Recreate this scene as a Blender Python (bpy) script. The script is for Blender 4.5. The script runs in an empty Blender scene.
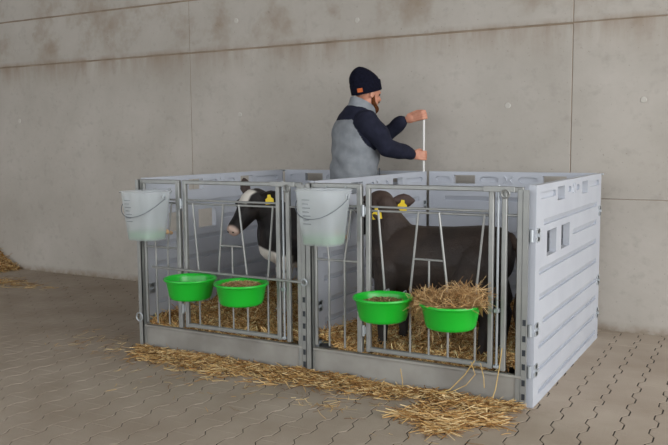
import bpy, math, random
import numpy as np
from mathutils import Vector, Matrix

# ---------------------------------------------------------------- camera, light, exposure
scene = bpy.context.scene
COL = scene.collection
YAW, PITCH, ROLL, FPX = -0.5104, -0.1002, -0.0074, 790.22
CAM = Vector((3.501, -3.7503, 1.31))
fw = Vector((math.sin(YAW)*math.cos(PITCH), math.cos(YAW)*math.cos(PITCH), math.sin(PITCH)))
rt = Vector((math.cos(YAW), -math.sin(YAW), 0)); up = rt.cross(fw)
r2 = rt*math.cos(ROLL)+up*math.sin(ROLL); u2 = -rt*math.sin(ROLL)+up*math.cos(ROLL)
cd = bpy.data.cameras.new('camera'); cam = bpy.data.objects.new('camera', cd); COL.objects.link(cam)
cd.sensor_width = 36.0; cd.lens = FPX/668*36.0; cd.clip_start = 0.05; cd.clip_end = 200
cam.matrix_world = Matrix(((r2.x, u2.x, -fw.x, CAM.x), (r2.y, u2.y, -fw.y, CAM.y), (r2.z, u2.z, -fw.z, CAM.z), (0, 0, 0, 1)))
scene.camera = cam

world = bpy.data.worlds.new('overcast_sky'); scene.world = world; world.use_nodes = True
bg = world.node_tree.nodes['Background']
bg.inputs[0].default_value = (0.95, 0.975, 1.0, 1); bg.inputs[1].default_value = 2.2

def area(name, loc, target, sx, sy, power, col):
    l = bpy.data.lights.new(name, 'AREA'); l.shape = 'RECTANGLE'; l.size = sx; l.size_y = sy
    l.energy = power; l.color = col
    o = bpy.data.objects.new(name, l); COL.objects.link(o); o.location = loc
    o.rotation_euler = (Vector(target)-Vector(loc)).to_track_quat('-Z', 'Y').to_euler()
    return o
# daylight through the open barn gate on the right
area('gate_daylight', (8.3, -2.2, 2.3), (1.5, 0.4, 0.6), 4.6, 4.0, 210, (1.0, 0.99, 0.97))

vs = scene.view_settings
vs.view_transform = 'Standard'; vs.look = 'None'; vs.exposure = 0.0; vs.gamma = 1.0; vs.use_curve_mapping = False

rnd = random.Random(7); nr = np.random.default_rng(11)

# ---------------------------------------------------------------- helpers
def lin(c):
    return tuple(((v/255)/12.92 if v/255 <= 0.04045 else ((v/255+0.055)/1.055)**2.4) for v in c)
MATS = {}
def mat(name, c, rough=0.6, metal=0.0, c2=None, scale=8.0, amt=1.0, bump=0.0, bscale=60.0, attr=None, spec=0.5, detail=4.0, lo=0.35, hi=0.65):
    m = bpy.data.materials.new(name); m.use_nodes = True; nt = m.node_tree; N = nt.nodes; L = nt.links
    b = N['Principled BSDF']; b.inputs['Roughness'].default_value = rough; b.inputs['Metallic'].default_value = metal
    b.inputs['Specular IOR Level'].default_value = spec
    b.inputs['Base Color'].default_value = (*lin(c), 1)
    geo = N.new('ShaderNodeNewGeometry'); m['_'] = 0
    col = None
    if attr:
        a = N.new('ShaderNodeAttribute'); a.attribute_name = attr; col = a.outputs['Color']
    if c2 or attr:
        n = N.new('ShaderNodeTexNoise'); n.inputs['Scale'].default_value = scale; n.inputs['Detail'].default_value = detail
        L.new(geo.outputs['Position'], n.inputs['Vector'])
        r = N.new('ShaderNodeMapRange'); r.inputs[1].default_value = lo; r.inputs[2].default_value = hi
        r.inputs[3].default_value = 0; r.inputs[4].default_value = amt
        L.new(n.outputs[0], r.inputs[0])
        mx = N.new('ShaderNodeMix'); mx.data_type = 'RGBA'
        L.new(r.outputs[0], mx.inputs[0])
        if col: L.new(col, mx.inputs[6])
        else: mx.inputs[6].default_value = (*lin(c), 1)
        if c2: mx.inputs[7].default_value = (*lin(c2), 1)
        else: L.new(col, mx.inputs[7])
        L.new(mx.outputs[2], b.inputs['Base Color'])
    if bump > 0:
        n2 = N.new('ShaderNodeTexNoise'); n2.inputs['Scale'].default_value = bscale; n2.inputs['Detail'].default_value = 5
        L.new(geo.outputs['Position'], n2.inputs['Vector'])
        bp = N.new('ShaderNodeBump'); bp.inputs['Strength'].default_value = bump; bp.inputs['Distance'].default_value = 0.01
        L.new(n2.outputs[0], bp.inputs['Height']); L.new(bp.outputs[0], b.inputs['Normal'])
    MATS[name] = m; return m

def link(o, parent=None):
    COL.objects.link(o)
    if parent is not None: o.parent = parent
    return o
def tag(o, label=None, cat=None, group=None, kind=None):
    if label: o['label'] = label
    if cat: o['category'] = cat
    if group: o['group'] = group
    if kind: o['kind'] = kind
    return o
def empty(name, loc=(0, 0, 0), rz=0.0, parent=None):
    o = bpy.data.objects.new(name, None); o.location = loc; o.rotation_euler = (0, 0, rz); o.empty_display_size = 0.1
    return link(o, parent)

class MB:
    """collects shapes for ONE mesh object"""
    def __init__(s): s.v = []; s.f = []
    def add(s, V, F):
        o = len(s.v); s.v += [tuple(p) for p in V]; s.f += [tuple(i+o for i in q) for q in F]; return s
    def box(s, x0, x1, y0, y1, z0, z1, c=0.0):
        if c <= 0:
            V = [(x, y, z) for x in (x0, x1) for y in (y0, y1) for z in (z0, z1)]
            return s.add(V, [(0, 1, 3, 2), (4, 6, 7, 5), (0, 4, 5, 1), (2, 3, 7, 6), (0, 2, 6, 4), (1, 5, 7, 3)])
        V = []; X = (x0, x1); Y = (y0, y1); Z = (z0, z1); idx = {}
        for i in (0, 1):
            for j in (0, 1):
                for k in (0, 1):
                    sx, sy, sz = (c, -c)[i], (c, -c)[j], (c, -c)[k]
                    idx[i, j, k, 0] = len(V); V.append((X[i], Y[j]+sy, Z[k]+sz))
                    idx[i, j, k, 1] = len(V); V.append((X[i]+sx, Y[j], Z[k]+sz))
                    idx[i, j, k, 2] = len(V); V.append((X[i]+sx, Y[j]+sy, Z[k]))
        F = []
        for i in (0, 1): F.append([idx[i, a, b, 0] for a, b in ((0, 0), (1, 0), (1, 1), (0, 1))])
        for i in (0, 1): F.append([idx[a, i, b, 1] for a, b in ((0, 0), (1, 0), (1, 1), (0, 1))])
        for i in (0, 1): F.append([idx[a, b, i, 2] for a, b in ((0, 0), (1, 0), (1, 1), (0, 1))])
        for j in (0, 1):
            for k in (0, 1):
                F.append([idx[0, j, k, 1], idx[1, j, k, 1], idx[1, j, k, 2], idx[0, j, k, 2]])
                F.append([idx[j, 0, k, 0], idx[j, 1, k, 0], idx[j, 1, k, 2], idx[j, 0, k, 2]])
                F.append([idx[j, k, 0, 0], idx[j, k, 1, 0], idx[j, k, 1, 1], idx[j, k, 0, 1]])
                for i in (0, 1): pass
        for i in (0, 1):
            for j in (0, 1):
                for k in (0, 1): F.append([idx[i, j, k, 0], idx[i, j, k, 1], idx[i, j, k, 2]])
        return s.add(V, F)
    def loft(s, rings, cap=True, closed=False):
        n = len(rings[0]); V = [p for r in rings for p in r]; F = []
        m = len(rings)
        for i in range(m if closed else m-1):
            a = i*n; b = ((i+1) % m)*n
            for j in range(n): F.append((a+j, a+(j+1) % n, b+(j+1) % n, b+j))
        if cap and not closed:
            F.append(tuple(range(n-1, -1, -1))); F.append(tuple((m-1)*n+j for j in range(n)))
        return s.add(V, F)
    def tube(s, pts, r, n=8, closed=False, cap=True, flat=1.0):
        P = [Vector(p) for p in pts]; m = len(P); R = r if isinstance(r, (list, tuple)) else [r]*m
        rings = []; prev = None
        for i in range(m):
            if closed: t = P[(i+1) % m]-P[i-1]
            else: t = P[min(i+1, m-1)]-P[max(i-1, 0)]
            t.normalize()
            if prev is None:
                a = Vector((0, 0, 1)) if abs(t.z) < 0.9 else Vector((0, 1, 0))
                x = t.cross(a).normalized()
            else:
                x = (prev-t*prev.dot(t)).normalized()
            y = t.cross(x); prev = x
            rings.append([P[i]+x*(R[i]*math.cos(2*math.pi*(j+.5)/n))+y*(R[i]*flat*math.sin(2*math.pi*(j+.5)/n)) for j in range(n)])
        return s.loft(rings, cap, closed)
    def capsule(s, pts, R, n=14, sub=4):
        """round-ended tapered chain; overlaps are merged by remeshing"""
        for i in range(len(pts)-1):
            a = Vector(pts[i]); b = Vector(pts[i+1]); ra, rb = R[i], R[i+1]; d = (b-a)
            L = d.length; t = d/L if L > 1e-6 else Vector((0, 0, 1))
            PP = []; RR = []
            for k in range(sub): th = math.pi/2*(1-k/sub); PP.append(a-t*ra*math.sin(th)); RR.append(max(ra*math.cos(th), 0.0006))
            PP.append(a); RR.append(ra)
            PP.append(b); RR.append(rb)
            for k in range(1, sub+1): th = math.pi/2*k/sub; PP.append(b+t*rb*math.sin(th)); RR.append(max(rb*math.cos(th), 0.0006))
            ax = Vector((0, 0, 1)) if abs(t.z) < 0.9 else Vector((0, 1, 0))
            x = t.cross(ax).normalized(); y = t.cross(x)
            s.loft([[p+x*(r*math.cos(2*math.pi*j/n))+y*(r*math.sin(2*math.pi*j/n)) for j in range(n)] for p, r in zip(PP, RR)])
        return s
    def ellipsoid(s, c, ax, n=18, m=10):
        """ax: three axis vectors with lengths"""
        c = Vector(c); A = [Vector(a) for a in ax]; rings = []
        for i in range(m+1):
            th = math.pi*(i+0.02)/(m+0.04); z = math.cos(th); r = math.sin(th)
            rings.append([c+A[2]*z+A[0]*(r*math.cos(2*math.pi*j/n))+A[1]*(r*math.sin(2*math.pi*j/n)) for j in range(n)])
        return s.loft(rings)
    def lathe(s, prof, c=(0, 0, 0), n=40, cap=False):
        return s.loft([[(c[0]+r*math.cos(2*math.pi*j/n), c[1]+r*math.sin(2*math.pi*j/n), c[2]+z) for j in range(n)] for r, z in prof], cap)
    def torus(s, c, R, r, axis='z', n=24, m=8):
        pts = []
        for j in range(n):
            a = 2*math.pi*j/n; p = {'z': (math.cos(a), math.sin(a), 0), 'y': (math.cos(a), 0, math.sin(a)), 'x': (0, math.cos(a), math.sin(a))}[axis]
            pts.append(tuple(c[k]+R*p[k] for k in range(3)))
        return s.tube(pts, r, m, closed=True)
    def mesh(s, name):
        me = bpy.data.meshes.new(name); me.from_pydata(s.v, [], s.f); me.validate(); fix_normals(me); return me
    def build(s, name, m, parent=None, smooth=False):
        me = s.mesh(name); me.materials.append(m)
        if smooth: smooth_mesh(me)
        return link(bpy.data.objects.new(name, me), parent)
def fix_normals(me):
    import bmesh
    bm = bmesh.new(); bm.from_mesh(me); bmesh.ops.recalc_face_normals(bm, faces=bm.faces); bm.to_mesh(me); bm.free()
def weld(me):
    import bmesh
    bm = bmesh.new(); bm.from_mesh(me); bmesh.ops.remove_doubles(bm, verts=bm.verts, dist=1e-5); bmesh.ops.recalc_face_normals(bm, faces=bm.faces); bm.to_mesh(me); bm.free()
def smooth_mesh(me, ang=40):
    me.polygons.foreach_set('use_smooth', [True]*len(me.polygons))
    try: me.set_sharp_from_angle(angle=math.radians(ang))
    except Exception: pass
def remesh(mb, vox, it=6, fac=0.5):
    me = bpy.data.meshes.new('tmp'); me.from_pydata(mb.v, [], mb.f); fix_normals(me)
    o = bpy.data.objects.new('tmp', me); COL.objects.link(o)
    md = o.modifiers.new('r', 'REMESH'); md.mode = 'VOXEL'; md.voxel_size = vox; md.use_smooth_shade = True
    if it:
        sm = o.modifiers.new('s', 'SMOOTH'); sm.iterations = it; sm.factor = fac
    dg = bpy.context.evaluated_depsgraph_get(); dg.update()
    r = bpy.data.meshes.new_from_object(o.evaluated_get(dg))
    bpy.data.objects.remove(o); bpy.data.meshes.remove(me)
    r.polygons.foreach_set('use_smooth', [True]*len(r.polygons))
    return r
def verts(me):
    a = np.empty(len(me.vertices)*3, dtype=np.float32); me.vertices.foreach_get('co', a); return a.reshape(-1, 3)
def set_col(me, C, name='tint'):
    a = me.color_attributes.new(name, 'FLOAT_COLOR', 'POINT')
    B = np.ones((len(C), 4), dtype=np.float32); B[:, :3] = C; a.data.foreach_set('color', B.ravel())
def project(P):
    d = Vector(P)-CAM; z = d.dot(fw); return 334+FPX*d.dot(r2)/z, 222.5-FPX*d.dot(u2)/z, z
def vnoise(x, y, s):
    """smooth value noise on arrays"""
    def h(i, j): 
        t = np.sin(i*127.1+j*311.7+s*74.7)*43758.5453; return t-np.floor(t)
    i = np.floor(x); j = np.floor(y); a = x-i; b = y-j; a = a*a*(3-2*a); b = b*b*(3-2*b)
    return (h(i, j)*(1-a)+h(i+1, j)*a)*(1-b)+(h(i, j+1)*(1-a)+h(i+1, j+1)*a)*b

# ---------------------------------------------------------------- materials
GALV = mat('galvanised_steel', (156, 157, 154), 0.4, 0.5, (146, 148, 146), 12, 1)
GALVD = mat('dull_galvanised_sheet', (164, 162, 156), 0.5, 0.4, (140, 137, 131), 4, 1)
ZINC = mat('bright_zinc', (176, 182, 186), 0.35, 0.45)
DARKM = mat('dark_steel', (60, 64, 70), 0.5, 0.6)
PVC = mat('white_plastic_panel', (185, 189, 197), 0.42, 0, (177, 181, 190), 4, .8)
GREEN = mat('green_plastic', (22, 178, 44), 0.28, 0, spec=0.6)
STRAW = mat('straw', (190, 150, 90), 0.65, 0, attr='tint', spec=0.3)
STRAWB = mat('straw_bed', (184, 138, 78), 0.9, 0, (110, 74, 36), 40, 1, 1.0, 90, spec=0.1)
FEED = mat('feed_pellets', (122, 84, 52), 0.9, 0, (86, 56, 34), 120, 1, 1.0, 160, spec=0.1)
SKIN = mat('skin', (205, 148, 122), 0.55, 0, (190, 124, 100), 30, .7)
NAVY = mat('navy_softshell', (36, 38, 54), 0.85, 0, (28, 30, 44), 20, 1, 0.15, 260, spec=0.2)
VEST = mat('grey_softshell', (142, 146, 150), 0.85, 0, (126, 130, 135), 14, 1, 0.2, 200, spec=0.2)
KNIT = mat('navy_knit', (24, 25, 40), 0.95, 0, (17, 18, 30), 60, 1, 0.6, 240, spec=0.1)
JEANS = mat('dark_trousers', (40, 44, 58), 0.9, 0, (30, 33, 46), 30, 1, .2, 200)
BOOT = mat('black_rubber', (26, 26, 26), 0.5)
BEARD = mat('brown_beard', (112, 66, 38), 0.95, 0, (74, 42, 24), 120, 1, 0.8, 300, spec=0.1)
ORANGE = mat('orange_leather', (196, 96, 40), 0.6)
YELLOW = mat('yellow_tag', (236, 206, 30), 0.4)
HIDE = mat('calf_hide', (40, 34, 32), 0.62, 0, c2=(80, 66, 57), attr='tint', scale=11, amt=.32, lo=.48, hi=.72, detail=6, bump=0.5, bscale=130, spec=0.45)  # lighter mottling paints in tone variation and hair sheen
EYE = mat('wet_eye', (12, 9, 8), 0.1)
TEAT = mat('rubber_teat', (206, 170, 128), 0.6)
MARK = mat('grey_print', (96, 102, 110), 0.6)
MILK = mat('pale_green_liquid', (132, 178, 136), 0.3)
WHITE = mat('white_rod', (224, 224, 220), 0.45)
ROOF = mat('light_block_boards', (92, 86, 80), 0.8, 0, (76, 70, 64), 3)

def bucket_mat():
    m = mat('milky_plastic', (222, 228, 230), 0.35); nt = m.node_tree; N = nt.nodes; L = nt.links
    b = N['Principled BSDF']; out = N['Material Output']
    tl = N.new('ShaderNodeBsdfTranslucent'); tl.inputs[0].default_value = (*lin((226, 232, 236)), 1)
    m1 = N.new('ShaderNodeMixShader'); m1.inputs[0].default_value = .35; L.new(b.outputs[0], m1.inputs[1]); L.new(tl.outputs[0], m1.inputs[2])
    tp = N.new('ShaderNodeBsdfTransparent'); m2 = N.new('ShaderNodeMixShader'); m2.inputs[0].default_value = .66
    L.new(m1.outputs[0], m2.inputs[1]); L.new(tp.outputs[0], m2.inputs[2]); L.new(m2.outputs[0], out.inputs[0]); return m
BUCKET = bucket_mat()

def concrete_mat():
    m = bpy.data.materials.new('cast_concrete'); m.use_nodes = True; nt = m.node_tree; N = nt.nodes; L = nt.links
    b = N['Principled BSDF']; b.inputs['Roughness'].default_value = .85; b.inputs['Specular IOR Level'].default_value = .25
    g = N.new('ShaderNodeNewGeometry')
    def noise(scale, det=5, vec=None, rough=.6):
        n = N.new('ShaderNodeTexNoise'); n.inputs['Scale'].default_value = scale; n.inputs['Detail'].default_value = det; n.inputs['Roughness'].default_value = rough
        L.new(vec if vec else g.outputs['Position'], n.inputs['Vector']); return n.outputs[0]
    def rng(x, a, bb, c=0, d=1):
        r = N.new('ShaderNodeMapRange'); r.inputs[1].default_value = a; r.inputs[2].default_value = bb; r.inputs[3].default_value = c; r.inputs[4].default_value = d
        L.new(x, r.inputs[0]); return r.outputs[0]
    def mth(op, x, y):
        q = N.new('ShaderNodeMath'); q.operation = op
        for k, w in enumerate((x, y)):
            if isinstance(w, (int, float)): q.inputs[k].default_value = w
            else: L.new(w, q.inputs[k])
        return q.outputs[0]
    def mix(f, a, c):
        x = N.new('ShaderNodeMix'); x.data_type = 'RGBA'; L.new(f, x.inputs[0])
        if isinstance(a, tuple): x.inputs[6].default_value = (*lin(a), 1)
        else: L.new(a, x.inputs[6])
        x.inputs[7].default_value = (*lin(c), 1); return x.outputs[2]
    base = mix(rng(noise(1.1), .35, .65), (184, 178, 170), (168, 162, 153))
    base = mix(rng(noise(14), .55, .75, 0, .35), base, (146, 140, 132))
    # rusty damp stains under the horizontal joints
    sep = N.new('ShaderNodeSeparateXYZ'); L.new(g.outputs['Position'], sep.inputs[0])
    mp = N.new('ShaderNodeMapping'); L.new(g.outputs['Position'], mp.inputs[0]); mp.inputs['Scale'].default_value = (3.2, 1, .5)
    st = noise(1.6, 6, mp.outputs[0])
    def band(z0, below, above, s):
        lo = rng(sep.outputs[2], z0-below, z0, 0, 1); hi = rng(sep.outputs[2], z0, z0+above, 1, 0)
        return mth('MULTIPLY', mth('MULTIPLY', mth('POWER', lo, 2.0), hi), mth('MULTIPLY', rng(st, .38, .68), s))
    base = mix(band(2.12, .34, .05, .75), base, (132, 110, 86))
    base = mix(mth('MULTIPLY', rng(noise(2.2, 6), .5, .72), rng(sep.outputs[2], 2.0, 2.3, 0, .7)), base, (140, 120, 98))
    # blotchy brown, darker towards the lower edge
    base = mix(mth('MULTIPLY', rng(sep.outputs[2], 0, .07, 1, 0), rng(noise(9), .35, .6, .2, .9)), base, (128, 112, 92))
    # pits
    base = mix(rng(noise(55, 2), .70, .76, 0, .5), base, (118, 112, 104))
    L.new(base, b.inputs['Base Color'])
    bp = N.new('ShaderNodeBump'); bp.inputs['Strength'].default_value = .25; bp.inputs['Distance'].default_value = .006
    L.new(noise(22, 6), bp.inputs['Height']); L.new(bp.outputs[0], b.inputs['Normal']); return m
CONC = concrete_mat()
JOINT = mat('joint_filler', (150, 134, 116), .9, 0, (128, 112, 94), 6)
PAVE = mat('concrete_paver', (174, 161, 146), .85, 0, (154, 140, 124), 2.3, 1, .3, 120, spec=.3, detail=7, lo=.3, hi=.7)
SAND = mat('joint_sand', (66, 58, 49), .95, 0, (50, 43, 36), 12)

# ---------------------------------------------------------------- setting: wall, floor, added ceiling
YW = 1.883
wall = MB().box(-9.0, 7.2, YW+.0045, YW+.25, -.1, 6.2).build('wall_back', JOINT); tag(wall, kind='structure')
xs = [-9.0, -7.833, -4.475, -1.117, 2.241, 5.599, 7.2]; zs = [-.06, 2.118, 2.577, 6.2]
for i in range(6):
    for j in range(3):
        zz = [zs[j], zs[j+1]]
        parts = [(zz[0], zz[1], .007)]
        if i in (4, 5) and j == 0: parts = [(zz[0], .914, .0015), (.914, zz[1], .0015)]
        for z0, z1, g in parts:
            MB().box(xs[i]+.0025, xs[i+1]-.0025, YW, YW+.03, z0+g, z1-g, .003).build('concrete_panel', CONC, wall)
PLUG = mat('mortar_plug', (188, 184, 176), .9)
for x, z in [(1.79, 1.57), (2.71, 1.58), (.57, 2.27), (-.58, 1.56), (-3.39, 1.56), (-.6, 2.36), (3.9, 1.57)]:
    o = MB().lathe([(.0005, -.004), (.018, -.004), (.022, .001), (.022, .02)], n=14).build('tie_hole_plug', PLUG, wall)
    o.location = (x, YW, z); o.rotation_euler = (-math.pi/2, 0, 0)
wl = MB().box(-9.2, -9.0, -9, YW+.25, -.1, 6.2).build('wall_left', CONC); tag(wl, kind='structure')
ceil = MB().box(-9.2, 7.2, -9, YW+.25, 6.2, 6.35).build('light_block_ceiling', ROOF); tag(ceil, kind='structure')  # unseen ceiling, added to block sky light from above
floor = MB().box(-12, 14, -14, YW+.02, -.25, -.003).build('floor', SAND); tag(floor, kind='structure')

PP, PX, AMP = .2035, .1387, .013
def paver_outline():
    g = .0038; h = PP/2-.0006; wn = PX/2-AMP-g; ww = PX/2+AMP-g
    R = [(wn, -.033), (wn, .033), (ww, .069), (ww, h), (-ww, h), (-ww, .069), (-wn, .033), (-wn, -.033), (-ww, -.069), (-ww, -h), (ww, -h), (ww, -.069)]
    return R
PO = paver_outline()
def paver_geom():
    n = len(PO); s = .965
    V = [(x-math.copysign(.0006, x), y*.998, 0) for x, y in PO]+[(x, y, -.0008) for x, y in PO]+[(x, y, -.02) for x, y in PO]
    F = [tuple(range(n))]
    for k in (0, 1):
        for j in range(n): F.append((k*n+j, k*n+n+j, k*n+n+(j+1) % n, k*n+(j+1) % n))
    return V, F
PV, PF = paver_geom()
pme = bpy.data.meshes.new('paver'); pme.from_pydata(PV, [], PF); pme.materials.append(PAVE); fix_normals(pme)
TILT = -.02
cells = []
for k in range(-72, 18):
    x0 = 2.632+k*PX+PX/2
    for n in range(-24, 8):
        y0 = .634+.0507+PP/2+n*PP+(PP/2 if k % 2 else 0)
        if y0 > YW+.08 or y0 < -3.2: continue
        x = x0+TILT*(y0-.634)
        px, py, d = project((x, y0, 0))
        vis = d > .5 and -8 < px < 676 and 0 < py < 452 and not (-.02 < x < 2.5 and .02 < y0 < 1.64)
        cells.append((-(1/d**3) if vis else 1.0, x, y0))
cells.sort()
for q, x, y in cells[:300]:
    o = bpy.data.objects.new('paver', pme); o.location = (x, y, rnd.uniform(-.0004, .0003))
    o.rotation_euler = (rnd.gauss(0, .0015), rnd.gauss(0, .0015), -TILT*0+rnd.gauss(0, .003)+.02); link(o, floor)
rest = np.array([(x, y, rnd.uniform(-.0004, .0003)) for q, x, y in cells[300:]])
nv = len(PV); RV = (np.array(PV)[None]+rest[:, None, :]).reshape(-1, 3)
RF = [tuple(i+nv*k for i in f) for k in range(len(rest)) for f in PF]
rme = bpy.data.meshes.new('paver_field'); rme.from_pydata(RV.tolist(), [], RF); rme.materials.append(PAVE); fix_normals(rme)
tag(link(bpy.data.objects.new('paver_field', rme), floor), kind='stuff')

# ---------------------------------------------------------------- plastic panels
def slab(W, H, T, feats):
    """slab in local x 0..W, z 0..H, thickness T about y=0; feats: (x0,x1,z0,z1,thickness at lower edge, thickness at upper edge)"""
    feats = [f if len(f) == 6 else (*f, f[4]) for f in feats]
    X = {0, W}; Z = {0, H}
    for a, b, c, d, t, u in feats: X |= {round(a, 4), round(b, 4)}; Z |= {round(c, 4), round(d, 4)}
    X = sorted(X); Z = sorted(Z)
    def th(i, j):
        cx = (X[i]+X[i+1])/2; cz = (Z[j]+Z[j+1])/2; t = (T, T)
        for a, b, c, d, t0, t1 in feats:
            if a < cx < b and c < cz < d:
                q = tuple(t0+(t1-t0)*(z-c)/(d-c) for z in (Z[j], Z[j+1]))
                if sum(q) < sum(t): t = q
        return t
    m = MB(); nx = len(X)-1; nz = len(Z)-1
    G = [[th(i, j) for j in range(nz)] for i in range(nx)]
    g = lambda i, j: G[i][j] if 0 <= i < nx and 0 <= j < nz else (0.0, 0.0)
    for i in range(nx):
        for j in range(nz):
            t0, t1 = G[i][j]; x0, x1, z0, z1 = X[i], X[i+1], Z[j], Z[j+1]
            if t0+t1 > 0:
                m.add([(x0, -t0/2, z0), (x1, -t0/2, z0), (x1, -t1/2, z1), (x0, -t1/2, z1)], [(0, 1, 2, 3)])
                m.add([(x0, t0/2, z0), (x1, t0/2, z0), (x1, t1/2, z1), (x0, t1/2, z1)], [(3, 2, 1, 0)])
            for di, x in ((1, x1), (-1, x0)):
                n0, n1 = g(i+di, j)
                if t0+t1 > n0+n1+1e-6:
                    bands = [((-t0/2, -t1/2), (t0/2, t1/2))] if n0+n1 == 0 else [((-t0/2, -t1/2), (-n0/2, -n1/2)), ((n0/2, n1/2), (t0/2, t1/2))]
                    for (a0, a1), (b0, b1) in bands:
                        q = [(x, a0, z0), (x, b0, z0)]+([(x, b1, z1)] if abs(a1-b1) > 1e-6 else [])+[(x, a1, z1)]
                        m.add(q, [tuple(range(len(q)))])
            for dj, z, t, k in ((1, z1, t1, 0), (-1, z0, t0, 1)):
                n = g(i, j+dj)[k]
                if t > n+1e-6:
                    for y0, y1 in ([(-t/2, t/2)] if n == 0 else [(-t/2, -n/2), (n/2, t/2)]):
                        m.add([(x0, y0, z), (x1, y0, z), (x1, y1, z), (x0, y1, z)], [(0, 1, 2, 3)])
    return m
def stadium(x0, x1, z0, z1, t):
    h = (z1-z0)
    return [(x0+h*.42, x1-h*.42, z0, z1, t), (x0+h*.15, x1-h*.15, z0+h*.12, z1-h*.12, t), (x0, x1, z0+h*.3, z1-h*.3, t)]
PT = .036
def groove(x0, x1, z): return [(x0, x1, z-.016, z+.016, PT-.031, PT-.002)]
def panel_feats(W):
    f = []; gt = .010; k = W
    if W > 1.4:
        f += stadium(.075, .385, 1.028, 1.062, gt)+stadium(W-.385, W-.075, 1.028, 1.062, gt)
        for a, b in ((.425, .58), (W-.58, W-.425)): f.append((a, b, 1.0, 1.072, 0))
        for a, b in ((.65, .74), (W-.74, W-.65)): f += stadium(a, b, 1.03, 1.062, gt)
        for a, b in ((.215, .41), (.52, .715)): f.append((a, b, .73, .86, 0))
        f += groove(.80, W-.13, .795)
        gr = [(.15, .13, .91), (.075, .13, .67), (.085, .11, .54), (.16, .09, .41), (.09, .09, .295), (.1, .12, .175), (.09, .08, .06)]
    else:
        f += stadium(.05, .165, 1.03, 1.064, gt)+stadium(W-.165, W-.05, 1.03, 1.064, gt)
        for a, b in ((.19, .35), (W-.35, W-.19)): f.append((a, b, 1.015, 1.075, 0))
        for a, b in ((.385, .52), (W-.52, W-.385)): f += stadium(a, b, 1.026, 1.064, gt)
        gr = [(.12, .12, .91), (.09, .09, .795), (.07, .07, .67), (.085, .085, .54), (.1, .1, .41), (.09, .09, .295), (.1, .1, .175), (.08, .08, .06)]
    for a, b, z in gr: f += groove(a, W-b, z)
    return f
def panel(loc, rz, W, label, grp='white plastic pen panels', brackets=()):
    root = empty('plastic_hurdle', loc, rz); tag(root, label, 'hurdle', grp)
    weld(slab(W, 1.1, PT, panel_feats(W)).build('panel_board', PVC, root).data)
    m = MB(); c = W/2                                     # moulded cross in the middle of the top strip
    for sy in (-1, 1):
        for sx in (-1, 1):
            m.tube([(c-.03*sx, sy*(PT/2+.001), 1.022), (c-.012*sx, sy*(PT/2+.001), 1.04), (c-.012*sx, sy*(PT/2+.001), 1.052), (c-.03*sx, sy*(PT/2+.001), 1.07)], .006, 6)
    m.build('moulded_cross', PVC, root)
    for x, z in brackets:
        s = 1 if x < W/2 else -1
        b = MB(); 
        for sy in (-1, 1):
            y0, y1 = sorted((sy*PT/2, sy*(PT/2+.005)))
            b.box(x-.032, x+.032, y0, y1, z-.03, z-.008, .001).box(x-.032, x+.032, y0, y1, z+.008, z+.03, .001).box(x+s*.004-.014, x+s*.004+.014, y0, y1, z-.034, z+.034, .001).box(x+s*.004-.008, x+s*.004+.008, min(y0, y0+sy*.008), max(y1, y1+sy*.008), z-.008, z+.008, .001)
            b.lathe([(.0005, .0), (.007, .0), (.007, .006), (.0005, .006)], (0, 0, 0), 8) if False else None
        e = x-s*.046
        b.tube([(e, 0, z-.03), (e, 0, z+.03)], .011, 8)
        b.box(min(e, x), max(e, x), -.004, .004, z-.02, z+.02)
        b.build('hinge_bracket', ZINC, root)
    return root
HB = [(.034, .857), (.034, .39), (.034, .184)]
BB = lambda W: [(W-.034, .857), (W-.034, .40), (W-.034, .18)]
W_S, W_R = 1.60, 1.18
panel((0, .03, 0), math.pi/2, W_S, 'white plastic side panel at the far left end of the pens', brackets=HB+BB(W_S))
panel((1.25, .03, 0), math.pi/2, W_S, 'white plastic dividing panel between the two calf pens', brackets=HB+BB(W_S))
panel((2.4825, .03, 0), math.pi/2, W_S, 'bright white plastic side panel facing out at the right end', brackets=HB+BB(W_S))
panel((.035, 1.655, 0), 0, W_R, 'white plastic rear panel behind the standing man', brackets=())
panel((1.285, 1.655, 0), 0, W_R, 'white plastic rear panel behind the brown calf', brackets=())
for x, lab in ((0, 'thin steel corner pin at the rear left corner of the pens'), (2.4825, 'thin steel corner pin at the rear right corner of the pens')):
    tag(MB().tube([(x, 1.64, .02), (x, 1.64, 1.09)], .006, 8).tube([(x, 1.64, 1.09), (x+.03, 1.64, 1.095)], .006, 8).build('corner_pin', ZINC), lab, 'pin', 'steel corner pins')

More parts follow.
